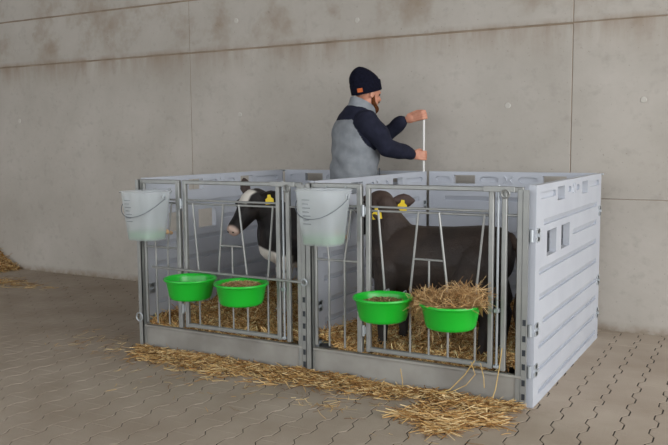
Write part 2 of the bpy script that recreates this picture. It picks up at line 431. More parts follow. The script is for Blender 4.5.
# ---------------------------------------------------------------- galvanised fronts
def sq(m, p0, p1, w=.028, c=.004):
    x0, x1 = sorted((p0[0], p1[0])); z0, z1 = sorted((p0[1], p1[1]))
    return m.box(x0-(w/2), x1+(w/2), -w/2, w/2, z0-(w/2), z1+(w/2), c)
def front(x, label, lockbar):
    r = empty('pen_gate', (x, 0, 0)); tag(r, label, 'gate', 'galvanised pen fronts')
    b = MB().box(.022, 1.20, -.004, .004, .004, .162).box(.022, 1.20, -.02, .012, .154, .168, .002).box(.022, 1.20, -.018, .010, .004, .014, .002)
    b.build('kick_board', GALVD, r)
    def bar(name, p0, p1, w=.028, parent=r, m=GALV): return sq(MB(), p0, p1, w).build(name, m, parent)
    # corner channel with its slots
    MB().box(-.012, .022, -.03, -.024, 0, 1.09).box(.016, .022, -.03, .014, 0, 1.09).build('corner_post', GALV, r)
    bar('corner_tube', (.035, .19), (.035, 1.066), .018)
    bar('top_rail', (.0, 1.08), (.312, 1.08), .026)
    bar('post', (.312, .19), (.312, 1.066), .03)
    bar('post', (1.106, .19), (1.106, 1.066), .026)
    MB().box(1.171, 1.199, -.016, .012, 0, 1.085, .003).build('post', GALV, r)
    bar('top_rail', (1.106, 1.08), (1.185, 1.08), .026)
    MB().tube([(1.106, 0, .955), (1.185, 0, .955)], .006).build('stub_rail', GALV, r)
    # narrow fixed section
    tb = lambda pts, rr=.0058, par=r, nm='bar': MB().tube([(a, y, z) for a, y, z in pts], rr, 8).build(nm, GALV, par, True)
    tb([(.04, 0, .67), (.30, 0, .67)], .0065, nm='cross_rail')
    tb([(.04, -.004, .972), (.30, -.004, .972)], .006, nm='cross_rail'); tb([(.04, .008, .95), (.30, .008, .95)], .006, nm='cross_rail')
    tb([(.118, 0, .185), (.118, 0, .67), (.09, 0, .95)]); tb([(.215, 0, .185), (.215, 0, .67), (.255, 0, .95)])
    # swinging gate
    g = MB(); gate_w = .026
    sq(g, (.363, .195), (.363, 1.08), gate_w); sq(g, (1.04, .195), (1.04, 1.08), gate_w)
    sq(g, (.365, 1.08), (1.038, 1.08), gate_w-.002); sq(g, (.365, .198), (1.038, .198), gate_w-.002)
    g = g.build('gate_frame', GALV, r)
    tb([(.377, -.006, .972), (1.026, -.006, .972)], .0065, g, 'cross_rail'); tb([(.377, .008, .95), (1.026, .008, .95)], .0065, g, 'cross_rail')
    for a0, a1 in ((.457, .42), (.605, .65), (.815, .763), (.96, 1.003)):
        tb([(a0, 0, .205), (a0, 0, .53), (a1, 0, .955)], .0062, g)
    tb([(.71, 0, .205), (.71, 0, .708)], .0055, g); tb([(.626, 0, .708), (.787, 0, .708)], .0058, g, 'cross_bar')
    # hinges, latch rod and lock plate
    for z in (.30, .95): MB().box(.323, .352, -.012, .012, z-.022, z+.022, .003).tube([(.337, -.014, z-.03), (.337, -.014, z+.03)], .008).build('gate_hinge', ZINC, r)
    l = MB().tube([(1.074, -.004, .19), (1.074, -.004, 1.10)], .0065).box(1.06, 1.088, -.018, .01, .47, .49, .002).box(1.06, 1.088, -.018, .01, .19, .205, .002).build('latch_rod', ZINC, r, True)
    MB().box(1.0, 1.16, -.022, -.014, 1.068, 1.096, .002).torus((1.115, -.026, 1.06), .02, .005, 'y', 14, 6).build('latch_plate', GALV, r)
    # chain of slots in the channel at the right end
    hc_ = MB().box(1.2, 1.226, -.018, -.006, .0, 1.08).build('hinge_channel', GALV, r)
    for z in (.05, .12, .20, .27, .34, .42): MB().box(1.206, 1.222, -.020, -.016, z, z+.03).build('slot', DARKM, hc_)
    if lockbar:
        lb = MB().tube([(.135, -.055, .553), (1.23, -.055, .541)], .0075, 8).build('locking_bar', GALV, r, True)
        MB().torus((1.235, -.05, .541), .018, .005, 'y', 16, 6).build('end_ring', ZINC, lb, True)
        MB().torus((.005, -.045, .22), .026, .0045, 'y', 18, 6).build('pull_ring', ZINC, r, True)
    return r
front(0, 'galvanised feeding front with long horizontal bar, left pen with the black and white calf', True)
front(1.25, 'galvanised feeding front of the right pen with the brown calf', False)

# ---------------------------------------------------------------- bowls
def bowl(x, label, z0=.41):
    r = empty('feed_bowl', (x, -.172, z0)); tag(r, label, 'bowl', 'green feed bowls on the gates')
    MB().lathe([(.0005, 0), (.108, 0), (.118, .006), (.124, .02), (.141, .104), (.146, .109), (.153, .110), (.156, .116), (.153, .123), (.147, .124), (.142, .119), (.137, .104), (.118, .022), (.108, .010), (.0005, .008)], n=48).build('bowl_shell', GREEN, r, True)
    for q in (-.05, .05): MB().tube([(q, .135, .118), (q, .155, .126), (q, .172, .126), (q, .182, .11), (q, .182, .09)], .004, 6).build('hanging_hook', ZINC, r, True)
    return r
BX = [.53, .895, 1.78, 2.145]
bowl(BX[0], 'empty green bowl, leftmost on the left pen gate'); bowl(BX[1], 'green bowl with brown chopped feed on the left pen gate, beside the empty one')
bowl(BX[2], 'green bowl with a little brown feed, left bowl on the right pen gate'); bowl(BX[3], 'green bowl heaped with hay on the right pen gate')

# ---------------------------------------------------------------- buckets
def bucket(x, zt, label):
    r = empty('milk_bucket', (x, -.155, zt-.292)); tag(r, label, 'bucket', 'milky plastic buckets hung on the pen front')
    def ring(hx, hy, z, n=40, e=3.2):
        o = []
        for j in range(n):
            a = 2*math.pi*j/n; ca, sa = math.cos(a), math.sin(a)
            o.append((hx*math.copysign(abs(ca)**(2/e), ca), hy*math.copysign(abs(sa)**(2/e), sa), z))
        return o
    prof = [(.100, .085, 0), (.104, .089, .006), (.133, .123, .285), (.141, .131, .286), (.142, .132, .292), (.136, .126, .294), (.129, .119, .288), (.100, .085, .010), (.096, .081, .006)]
    MB().loft([ring(a, b, z) for a, b, z in prof]).build('bucket_shell', BUCKET, r, True)
    MB().loft([ring(.0985, .0835, .011), ring(.1045, .0895, .05)]).build('milk_rest', MILK, r)
    mk = MB()
    for k in range(7):
        z = .115+.02*k*1.05; f = z/.285; yy = -(.089+.034*f)-.0012; x0 = -.062
        mk.box(x0, x0+(.045 if k % 2 == 0 else .035), yy-.001, yy+.004, z, z+.0032)
    mk.build('graduation_marks', MARK, r)
    pts = [(-.145, .0, .262)]
    for k in range(0, 21):
        t = k/20; a = math.pi*t; pts.append((-.148*math.cos(a)*1.0, -.135*math.sin(a)-.005, .245-.10*math.sin(a)**1.2+.0*t))
    pts.append((.145, .0, .262))
    MB().tube(pts, .0024, 6).build('wire_handle', MARK, r, True)
    for q in (-.145, .145): MB().torus((q, .0, .258), .016, .003, 'x', 12, 6).build('handle_lug', BUCKET, r, True)
    t = MB().capsule([(.03, .09, .04), (.03, .135, .035)], [.022, .017]).capsule([(.03, .135, .035), (.03, .185, .022)], [.016, .011]).build('teat', TEAT, r, True)
    for q in (-.06, .06): MB().tube([(q, .118, .275), (q, .135, .30), (q, .155, .30), (q, .16, .27)], .004, 6).build('hanging_hook', ZINC, r, True)
    return r
bucket(.19, 1.03, 'translucent white bucket hung at the left corner of the pens')
bucket(1.425, 1.068, 'translucent white bucket hung at the middle post between the pens')

# ---------------------------------------------------------------- straw
PAL = np.array([lin(c) for c in [(218, 184, 126), (194, 154, 96), (232, 206, 156), (172, 130, 76), (146, 104, 58), (208, 178, 128), (120, 86, 50)]])
HAYP = np.array([lin(c) for c in [(204, 168, 116), (186, 148, 98), (216, 186, 138), (168, 128, 82), (146, 108, 68)]])
def strands(P, yaw, pitch, L, R, pal, bend=.25):
    n = len(P); d = np.stack([np.cos(yaw)*np.cos(pitch), np.sin(yaw)*np.cos(pitch), np.sin(pitch)], 1)
    s = np.stack([-np.sin(yaw), np.cos(yaw), np.zeros(n)], 1); u = np.cross(d, s)
    bd = nr.normal(0, bend, (n, 2))*L[:, None]
    rings = []
    for t in (-.5, 0, .5):
        c = P+d*(L*t)[:, None]+(s*bd[:, :1]+u*bd[:, 1:]*.6)*(t*t*2)
        for k in range(3):
            a = 2*math.pi*k/3; rings.append(c+s*(R*math.cos(a))[:, None]+u*(R*.7*math.sin(a))[:, None])
    V = np.stack(rings, 1).reshape(-1, 3)
    base = []
    for i in (0, 1):
        for k in range(3): base.append((i*3+k, i*3+(k+1) % 3, i*3+3+(k+1) % 3, i*3+3+k))
    F = (np.array(base)[None]+(np.arange(n)*9)[:, None, None]).reshape(-1, 4)
    C = pal[nr.integers(0, len(pal), n)]*nr.uniform(.75, 1.15, (n, 1))
    return V, F, np.repeat(C, 9, 0)
def straw_obj(name, sets, m=STRAW, parent=None):
    o = 0; VV = []; FF = []; CC = []
    for V, F, C in sets: VV.append(V); FF.append(F+o); CC.append(C); o += len(V)
    me = bpy.data.meshes.new(name); me.from_pydata(np.concatenate(VV).tolist(), [], np.concatenate(FF).tolist())
    set_col(me, np.concatenate(CC)); me.materials.append(m)
    return link(bpy.data.objects.new(name, me), parent)
def lay(P, lmin, lmax, rmin, rmax, pal=PAL, pit=.2, bend=.2):
    n = len(P); return strands(P, nr.uniform(0, 2*math.pi, n), nr.normal(0, pit, n), nr.uniform(lmin, lmax, n), nr.uniform(rmin, rmax, n), pal, bend)

def bed_h(x, y, x0, x1):
    e = np.minimum(np.minimum(x-x0, x1-x), np.minimum(1.62-y, 9)); e = np.clip(e/.25, 0, 1)
    return .15+.075*(1-e)**2+.07*(vnoise(x*5, y*5, 3)-.4)+.03*(vnoise(x*14, y*14, 5)-.5)
def bedding(x0, x1, label):
    nx, ny = 60, 80
    X, Y = np.meshgrid(np.linspace(x0, x1, nx), np.linspace(.022, 1.63, ny), indexing='ij')
    Z = np.maximum(bed_h(X, Y, x0, x1)-.012, .03)
    V = np.stack([X, Y, Z], -1).reshape(-1, 3).tolist(); F = [(i*ny+j, (i+1)*ny+j, (i+1)*ny+j+1, i*ny+j+1) for i in range(nx-1) for j in range(ny-1)]
    r = empty('straw_bedding', ((x0+x1)/2, .8, 0)); tag(r, label, 'straw', kind='stuff')
    me = bpy.data.meshes.new('bed_mat'); me.from_pydata(V, [], F); me.materials.append(STRAWB); me.polygons.foreach_set('use_smooth', [True]*len(F))
    o = link(bpy.data.objects.new('bed_mat', me), r); o.matrix_parent_inverse = r.matrix_world.inverted(); o.location = (-(x0+x1)/2, -.8, 0); tag(o, kind='stuff')
    n = 12000; y = .03+1.58*nr.uniform(0, 1, n)**1.5; x = nr.uniform(x0+.02, x1-.02, n)
    P = np.stack([x, y, bed_h(x, y, x0, x1)+nr.uniform(-.012, .03, n)], 1)
    s = lay(P, .03, .13, .0015, .0034, np.clip(PAL*1.25, 0, .9), pit=.4, bend=.3)  # strand colours brightened to offset the shade inside the pen
    V, F, C = s; V[:, 0] = np.clip(V[:, 0], x0, x1); V[:, 1] = np.clip(V[:, 1], .02, 1.63)
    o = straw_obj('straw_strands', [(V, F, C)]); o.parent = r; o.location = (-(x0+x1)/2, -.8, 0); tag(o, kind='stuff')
    return r
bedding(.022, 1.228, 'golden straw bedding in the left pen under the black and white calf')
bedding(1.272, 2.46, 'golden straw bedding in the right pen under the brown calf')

# spilled straw along the kick boards and the heap at the right end
def spill():
    S = []
    n = 3700; x = nr.uniform(.0, 2.45, n); w = (.05+.13*vnoise(x*4, x*0, 9)+.05*(x < .9))*np.clip(.35+x/.2, 0, 1)
    y = -.026-np.abs(nr.normal(0, 1, n))*w*.55
    h = np.clip(.03*np.exp(-((y+.05)/.09)**2)*(.5+vnoise(x*6, y*6, 4)), 0, .07)
    P = np.stack([x, y, .006+h*nr.uniform(.2, 1, n)], 1); yaw = nr.normal(0, .8, n)+math.pi*(nr.uniform(0, 1, n) < .5)
    V, F, C = strands(P, yaw, nr.normal(0, .12, n), nr.uniform(.03, .12, n), nr.uniform(.0016, .0036, n), PAL, .25); S.append((V, F, C))
    n = 1450; a = nr.uniform(0, 2*math.pi, n); q = np.sqrt(nr.uniform(0, 1, n))
    x = 2.17+q*np.cos(a)*.24; y = -.31+q*np.sin(a)*.31
    x = np.where(y < -.33, x-.04, x+.05); keep = vnoise(x*9, y*9, 21)*(1.25-1.1*q**3) > .30; x = x[keep]; y = y[keep]; n = len(x)
    P = np.stack([x, y, .006+.045*nr.uniform(0, 1, n)*(1-np.clip(np.hypot(x-2.18, y+.24)/.33, 0, 1))], 1)
    S.append(strands(P, nr.normal(.35, .7, n), nr.normal(0, .15, n), nr.uniform(.05, .2, n), nr.uniform(.0016, .0034, n), PAL, .28))
    # loose wisps out on the pavers
    n = 260; x = np.concatenate([nr.normal(-.25, .25, 120), nr.uniform(.2, 2.5, 140)]); y = np.concatenate([nr.normal(-.05, .16, 120), -.22-np.abs(nr.normal(0, .22, 140))])
    P = np.stack([x, y, np.full(n, .005)], 1); S.append(strands(P, nr.uniform(0, 6.28, n), np.zeros(n), nr.uniform(.02, .09, n), nr.uniform(.001, .002, n), PAL, .2))
    c = np.array([[1.62, -.42, .006]]); n = 14
    P = c+np.stack([nr.normal(0, .03, n), nr.normal(0, .035, n), nr.uniform(0, .01, n)], 1); S.append(lay(P, .05, .11, .0015, .0022, pit=.1))
    for V, F, C in S: V[:, 2] = np.maximum(V[:, 2], .0012)
    for V, F, C in S: V[:, 1] = np.minimum(V[:, 1], np.where((V[:, 0] > 0) & (V[:, 0] < 2.5), -.0235, 9))
    # long stalks hanging over the kick board
    st = MB()
    tag(straw_obj('spilled_straw', S), 'loose golden straw spilled along the foot of the pen fronts', 'straw', kind='stuff')
spill()
def stalk(pts, r, label):
    m = MB().tube(pts, r, 5).build('straw_stalk', MATS['dry_stalk'], None, True); tag(m, label, 'straw', 'long stalks hanging over the board')
mat('dry_stalk', (206, 178, 118), .7, 0, (184, 150, 92), 30)
stalk([(2.36, -.03, .30), (2.35, -.04, .2), (2.335, -.05, .09), (2.31, -.06, .01)], .0028, 'long pale straw stalk hanging upright over the board beside the right end post')
stalk([(2.22, -.03, .22), (2.17, -.035, .14), (2.10, -.05, .06), (2.0, -.09, .02)], .0028, 'long straw stalk slanting down left over the board above the straw heap')
stalk([(2.2, -.028, .21), (2.225, -.034, .15), (2.18, -.04, .09), (2.09, -.07, .04)], .0022, 'bent straw stalk slanting over the board above the straw heap')
stalk([(2.25, -.028, .21), (2.27, -.034, .14), (2.275, -.04, .09)], .0022, 'short straw stalk curling over the board next to the latch rod')
stalk([(1.83, -.04, .01), (1.835, -.05, .06), (1.825, -.055, .13)], .0024, 'single short straw standing up against the board below the feed bowl')

# straw drift by the back wall on the far left
def drift():
    S = []
    n = 2600; x = nr.uniform(-5.0, -3.46, n); y = YW-.03-np.abs(nr.normal(0, .16, n))
    top = np.clip((-3.46-x)/.35, 0, 1)*.24*np.clip(1-(YW-y)/.55, 0, 1)
    P = np.stack([x, y, .01+top*nr.uniform(.2, 1, n)], 1); S.append(lay(P, .05, .16, .002, .0042, pit=.3))
    n = 300; P = np.stack([nr.normal(-3.0, .3, n), nr.normal(1.22, .09, n), np.full(n, .006)], 1); S.append(lay(P, .05, .14, .0015, .003, pit=.05))
    for V, F, C in S: V[:, 2] = np.maximum(V[:, 2], .001); V[:, 1] = np.minimum(V[:, 1], YW-.004)
    r = straw_obj('straw_drift', S); tag(r, 'drift of straw heaped against the concrete wall on the far left', 'straw', kind='stuff')
    nx, ny = 40, 16; X, Y = np.meshgrid(np.linspace(-5.0, -3.48, nx), np.linspace(YW-.5, YW-.005, ny), indexing='ij')
    Z = np.clip((-3.46-X)/.35, 0, 1)*.17*np.clip(1-(YW-Y)/.5, 0, 1)*(.7+.6*vnoise(X*9, Y*9, 2))+.001
    me = bpy.data.meshes.new('drift_core'); me.from_pydata(np.stack([X, Y, Z], -1).reshape(-1, 3).tolist(), [], [(i*ny+j, (i+1)*ny+j, (i+1)*ny+j+1, i*ny+j+1) for i in range(nx-1) for j in range(ny-1)]); me.materials.append(STRAWB)
    tag(link(bpy.data.objects.new('drift_core', me), r), kind='stuff')
drift()

# feed and hay in the bowls
def feed(x, z, R, label, wisps, pal):
    r = MB(); n = 28; rings = []
    for k, q in enumerate((1, .8, .55, .3, .05)):
        rings.append([(R*q*math.cos(2*math.pi*j/n), R*q*math.sin(2*math.pi*j/n), (1-q*q)*.018+rnd.uniform(-.003, .003)*(q < 1)) for j in range(n)])
    o = r.loft([[(p[0]*.97, p[1]*.97, -.03) for p in rings[0]]]+rings).build('feed', FEED, None, True); o.location = (x, -.172, z); tag(o, label, 'feed', kind='stuff')
    q = np.sqrt(nr.uniform(0, 1, wisps))*R*.86; a = nr.uniform(0, 6.28, wisps)
    P = np.stack([q*np.cos(a), q*np.sin(a), .006+.02*(1-(q/R)**2)+nr.uniform(0, .01, wisps)], 1)
    tag(straw_obj('loose_feed', [lay(P, .01, .045, .0012, .0024, pal, .25)], parent=o), kind='stuff')
feed(BX[1], .497, .133, 'brown chopped feed filling the second green bowl', 900, HAYP*.8)
feed(BX[2], .484, .131, 'brown feed lying in the left bowl of the right pen', 420, PAL*.55)
def hay():
    S = []; n = 2300; u = nr.normal(0, 1, (n, 3)); u /= np.linalg.norm(u, axis=1)[:, None]; q = nr.uniform(.35, 1, n)**.6
    P = np.stack([u[:, 0]*q*.155, u[:, 1]*q*.12, np.abs(u[:, 2])*q*.042-.014], 1)
    P[:, 2] *= (1.0+.6*np.clip(P[:, 0]/.15, -1, 1))
    S.append(lay(P, .05, .13, .0010, .0019, HAYP, .38, .35))
    n = 620; P = np.stack([nr.normal(-.155, .035, n), nr.normal(.09, .05, n), .02-np.abs(nr.normal(0, .06, n))], 1)
    S.append(lay(P, .05, .14, .001, .0018, HAYP, .8, .3))
    n = 260; P = np.stack([nr.normal(.06, .05, n), nr.normal(0.03, .05, n), nr.uniform(.02, .075, n)], 1); S.append(lay(P, .07, .17, .001, .0016, HAYP, .4, .4))
    for V, F, C in S:
        V[:, 1] = np.minimum(V[:, 1], .155)
        rr = np.hypot(V[:, 0], V[:, 1]); low = (V[:, 2] < .005) & (rr < .19); V[:, 2] = np.where(low & (rr > .12) & (V[:, 0] > -.1), .008, V[:, 2]); V[:, 2] = np.maximum(V[:, 2], np.where(rr < .12, -.08, -.16))
    r = straw_obj('hay_heap', S); r.location = (BX[3], -.172, .528); tag(r, 'tangled heap of pale hay spilling out of the green bowl', 'hay', kind='stuff')
    core = MB().ellipsoid((0, 0, -.01), [(.115, 0, 0), (0, .105, 0), (0, 0, .05)]).build('hay_core', mat('hay_core', (120, 94, 54), .9, 0, (84, 62, 34), 60, 1, 1, 120), r, True); tag(core, kind='stuff')
hay()

# ---------------------------------------------------------------- calves
def head_frame(poll, d, roll=0):
    d = Vector(d).normalized(); l = Vector((0, 0, 1)).cross(d).normalized(); u = d.cross(l)
    if roll:
        q = Matrix.Rotation(roll, 3, d); l = q @ l; u = q @ u
    return Vector(poll), d, l, u
def calf(loc, psi, s, poll, hd, label, colour, neck_mid, ears, tags, roll=0, grp='calves'):
    root = empty('calf', loc, psi); tag(root, label, 'calf', grp)
    m = MB(); n = 24
    secs = [(-.435, .615, .05, .06), (-.42, .61, .10, .11), (-.38, .60, .145, .152), (-.28, .582, .168, .180), (-.1, .548, .178, .198), (.08, .540, .172, .202), (.22, .552, .152, .198), (.32, .562, .130, .175), (.39, .57, .098, .13), (.42, .575, .05, .07)]
    rings = []
    for x, z, ry, rz in secs:
        R = []
        for j in range(n):
            a = 2*math.pi*j/n; c, q = math.cos(a), math.sin(a)
            wy = ry*(1-.22*max(0, -q)-.20*max(0, q)**2)   # narrower at spine and belly
            R.append((x*s, wy*c*s, (z+rz*q)*s))
        rings.append(R)
    m.loft(rings)
    # neck
    P0, D, Lf, U = head_frame(poll, hd, roll)
    nk = [Vector((.27, 0, .585))*s, Vector(neck_mid), P0+D*.05-U*.035]
    for off, rr in ((0, (.135, .098, .078)),):
        m.capsule([tuple(p) for p in nk], [v*s for v in rr], 18)
    m.capsule([(.17*s, 0, .66*s), tuple(Vector(neck_mid)+Vector((-.03*s, 0, .03*s))), tuple(P0-D*.01-U*.03)], [.07*s, .062*s, .055*s], 16)
    m.capsule([(.32*s, 0, .50*s), tuple(Vector(neck_mid)-Vector((0, 0, .05*s)))], [.10*s, .07*s], 16)
    # head
    hs = s*1.02
    hsec = [(-.03, -.02, .035, .04), (0, -.02, .066, .066), (.05, -.025, .080, .080), (.10, -.032, .074, .078), (.15, -.035, .058, .064), (.20, -.036, .049, .052), (.245, -.036, .050, .046), (.28, -.038, .049, .041), (.30, -.04, .034, .03)]
    m.loft([[P0+D*(x*hs)+Lf*(ry*hs*math.cos(2*math.pi*j/20))+U*((zc+rz*math.sin(2*math.pi*j/20))*hs) for j in range(20)] for x, zc, ry, rz in hsec])
    m.capsule([tuple(P0+D*(.07*hs)-U*(.085*hs)), tuple(P0+D*(.24*hs)-U*(.065*hs))], [.04*hs, .028*hs], 12)     # jaw
    for sd in (-1, 1):
        m.ellipsoid(P0+D*(.095*hs)+Lf*(sd*.062*hs)+U*(.012*hs), [D*(.03*hs), Lf*(.02*hs), U*(.022*hs)], 12, 8)      # brow
    # legs
    for sd in (-1, 1):
        fx = .02*sd
        m.capsule([(.25*s, .10*sd*s, .50*s), ((.245+fx)*s, .108*sd*s, .40*s), ((.265+fx)*s, .10*sd*s, .245*s), ((.262+fx)*s, .10*sd*s, .11*s), ((.268+fx)*s, .10*sd*s, .065*s), ((.288+fx)*s, .10*sd*s, .03*s)],
                  [v*s for v in (.085, .062, .038, .027, .032, .036)], 14)
        m.capsule([(-.28*s, .085*sd*s, .56*s), ((-.215+fx)*s, .115*sd*s, .43*s), ((-.345+fx)*s, .10*sd*s, .275*s), ((-.325+fx)*s, .10*sd*s, .11*s), ((-.315+fx)*s, .10*sd*s, .065*s), ((-.295+fx)*s, .10*sd*s, .03*s)],
                  [v*s for v in (.125, .082, .040, .029, .033, .036)], 14)
        m.capsule([(-.26*s, .10*sd*s, .52*s), ((-.33+fx)*s, .10*sd*s, .36*s)], [.10*s, .055*s], 14)
    me = remesh(m, .0075, 5)
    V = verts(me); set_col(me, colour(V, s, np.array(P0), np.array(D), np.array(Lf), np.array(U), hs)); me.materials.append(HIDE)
    link(bpy.data.objects.new('body', me), root)
    # ears: cupped leaves
    for k, (ed, name) in enumerate(ears):
        sd = 1 if k == 0 else -1
        e0 = P0+Lf*(sd*.06*hs)-U*(.012*hs)+D*(.0*hs); ed = Vector(ed).normalized(); toc = to_local(Vector((.488, -.873, 0)), psi_now[0]); nrm = D+toc*(.9 if D.dot(toc) > 0 else 0); nrm = nrm-ed*nrm.dot(ed); nrm.normalize(); wd = ed.cross(nrm)
        em = MB(); rings = []
        for t, w in ((0, .018), (.25, .034), (.5, .042), (.75, .033), (.93, .015), (1, .004)):
            c = e0+ed*(t*.122*hs)
            R = []
            for j in range(12):
                a = 2*math.pi*j/12; R.append(c+wd*(w*hs*math.cos(a))+nrm*((.007+.012*(math.cos(a)**2)*w/.042)*hs*math.sin(a)+.014*hs*math.cos(a)**2*(w/.042)))
            rings.append(R)
        em.loft(rings); eme = em.mesh('ear'); smooth_mesh(eme, 80)
        VE = verts(eme); inner = np.array([(Vector(v)-e0).dot(nrm) for v in VE]); ce = np.tile(np.array(lin(name)), (len(VE), 1))
        set_col(eme, ce); eme.materials.append(HIDE); eo = link(bpy.data.objects.new('ear', eme), root)
        if tags[k] is not None:
            tdn = Vector(tags[k]).normalized(); tp = e0+ed*(.05*hs)+toc*(.032*hs)
            w = toc.cross(tdn).normalized(); th = tdn.cross(w)*.0025
            pts = [(-.009, 0), (.009, 0), (.012, .018), (.026, .028), (.027, .062), (-.027, .062), (-.026, .028), (-.012, .018)]
            tm = MB(); tm.loft([[tp+w*x+tdn*(y-.006)+th*q for x, y in pts] for q in (-1, 1)]); tm.build('ear_tag', YELLOW, eo)
    for sd in (-1, 1):
        MB().ellipsoid(P0+D*(.10*hs)+Lf*(sd*.070*hs)+U*(.000*hs), [D*(.017*hs), Lf*(.012*hs), U*(.014*hs)], 12, 8).build('eye', EYE, root, True)
        MB().ellipsoid(P0+D*(.297*hs)+Lf*(sd*.022*hs)-U*(.03*hs), [D*(.007*hs), Lf*(.008*hs), U*(.006*hs)], 10, 6).build('nostril', EYE, root, True)
        for fx, nm in ((.285, 'hoof'), (-.298, 'hoof')):
            h = MB()
            fxx = .02*sd
            for w in (-1, 1):
                h.loft([[((fx+fxx)*s+(.042*math.cos(a)+.008)*s*q, (.10*sd+w*.018)*s+.019*math.sin(a)*s*q, z*s) for a in [2*math.pi*j/10 for j in range(10)]] for q, z in ((1.05, .0), (.8, .045))])
            h.build(nm, BOOT, root, True)
    tl = MB().capsule([(-.415*s, 0, .70*s), (-.465*s, .005*s, .64*s), (-.478*s, .01*s, .5*s), (-.47*s, .012*s, .38*s)], [.03*s, .021*s, .016*s, .014*s], 10).capsule([(-.47*s, .012*s, .40*s), (-.465*s, .014*s, .30*s), (-.468*s, .014*s, .22*s)], [.02*s, .028*s, .01*s], 10)
    tme = remesh(tl, .006, 3); VT = verts(tme); set_col(tme, np.tile(np.array(lin(tailcol[grp_i[0]])), (len(VT), 1))); tme.materials.append(HIDE); link(bpy.data.objects.new('tail', tme), root)
    return root
def to_local(v, psi):
    return Vector((v[0]*math.cos(psi)+v[1]*math.sin(psi), -v[0]*math.sin(psi)+v[1]*math.cos(psi), v[2]))
psi_now = [math.radians(226)]; grp_i = [0]; tailcol = [(30, 26, 26), (62, 46, 36)]
def sstep(x, a, b):
    t = np.clip((x-a)/(b-a), 0, 1); return t*t*(3-2*t)
def mixc(C, c, w): return C*(1-w[:, None])+np.array(lin(c))[None]*w[:, None]
def col_holstein(V, s, P, D, L, U, hs):
    C = np.tile(np.array(lin((26, 23, 24))), (len(V), 1)); x, y, z = V[:, 0]/s, V[:, 1]/s, V[:, 2]/s
    q = V-P; hx = q@D/hs; hy = q@L/hs; hz = q@U/hs; nz = vnoise(V[:, 0]*14, V[:, 2]*14, 3)-.5
    head = (hx > -.03) & (hx < .34) & (np.abs(hy) < .11) & (np.abs(hz) < .14)
    W = (226, 220, 210)
    C = mixc(C, W, head*sstep(hz, -.005, .015)*sstep(.046+.02*nz-np.abs(hy), 0, .012)*sstep(hx, -.01, .015)*sstep(.125-hx, 0, .03))
    C = mixc(C, (214, 186, 172), head*sstep(hx, .262, .285)*sstep(hz, -.075, -.06))
    br = sstep(x, .22, .26)*sstep(.465+.05*nz+.5*np.clip(x-.3, 0, .2)-z, 0, .015)*sstep(z, .34, .38)*(1-head)
    C = mixc(C, W, br)
    C = mixc(C, W, sstep(.40+.1*nz-z, 0, .03)*(x > .05)); C = mixc(C, W, sstep(.30+.1*nz-z, 0, .03)*(x <= .05))
    C = mixc(C, W, sstep(.40+.05*nz-z, 0, .02)*(np.abs(y) < .08)*(x > -.25)*(x < .2))
    return C
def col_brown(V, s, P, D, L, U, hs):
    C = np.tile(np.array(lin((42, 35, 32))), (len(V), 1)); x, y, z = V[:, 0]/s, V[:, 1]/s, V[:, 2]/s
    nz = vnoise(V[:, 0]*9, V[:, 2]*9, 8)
    C = mixc(C, (64, 52, 45), nz*.8*sstep(z, .4, .6)); C = mixc(C, (40, 34, 32), sstep(-x, .28, .4)*.7)  # mottled brown sheen put into the upper body colour; darker rump
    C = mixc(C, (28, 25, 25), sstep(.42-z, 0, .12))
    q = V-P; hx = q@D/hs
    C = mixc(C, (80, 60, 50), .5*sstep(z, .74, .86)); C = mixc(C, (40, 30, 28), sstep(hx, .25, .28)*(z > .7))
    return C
GZ = .105
# left calf faces left and a little towards the camera
def to_local(v, psi): 
    return Vector((v[0]*math.cos(psi)+v[1]*math.sin(psi), -v[0]*math.sin(psi)+v[1]*math.cos(psi), v[2]))
psi = math.radians(226); lc = Vector((.845, .80, GZ+.03))
pl = to_local(Vector((.558, .45, .985))-lc, psi)
hdw = Vector((-.134*.873+.15*.488, -.134*.488-.15*.873, -.185))
ruv = lambda a, b, z: Vector((a*.873-b*.488, a*.488+b*.873, z))
calf(lc, psi, 1.0, pl, to_local(hdw, psi), 'black calf with white blaze and yellow ear tag looking left in the left pen', col_holstein,
     (pl+Vector((.27, 0, .63)))/2+Vector((-.01, 0, .0)),
     [(to_local(ruv(.9, .1, .05), psi), (34, 28, 28)), (to_local(ruv(-.25, .35, .8), psi), (66, 52, 48))], [to_local(ruv(.1, -.1, -1), psi), None])
psi = math.pi; rc = Vector((1.872, .32, GZ)); grp_i[0] = 1; psi_now[0] = psi
pl = to_local(Vector((1.555, .31, .992))-rc, psi)
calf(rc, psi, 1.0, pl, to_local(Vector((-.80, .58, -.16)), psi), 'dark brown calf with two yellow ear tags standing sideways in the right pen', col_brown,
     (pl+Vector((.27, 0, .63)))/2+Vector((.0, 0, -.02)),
     [(to_local(ruv(.12, -.6, -.75), psi), (58, 44, 38)), (to_local(ruv(.95, .1, -.02), psi), (70, 52, 46))], [to_local(ruv(.1, -.05, -1), psi), to_local(ruv(-.1, 0, -1), psi)])

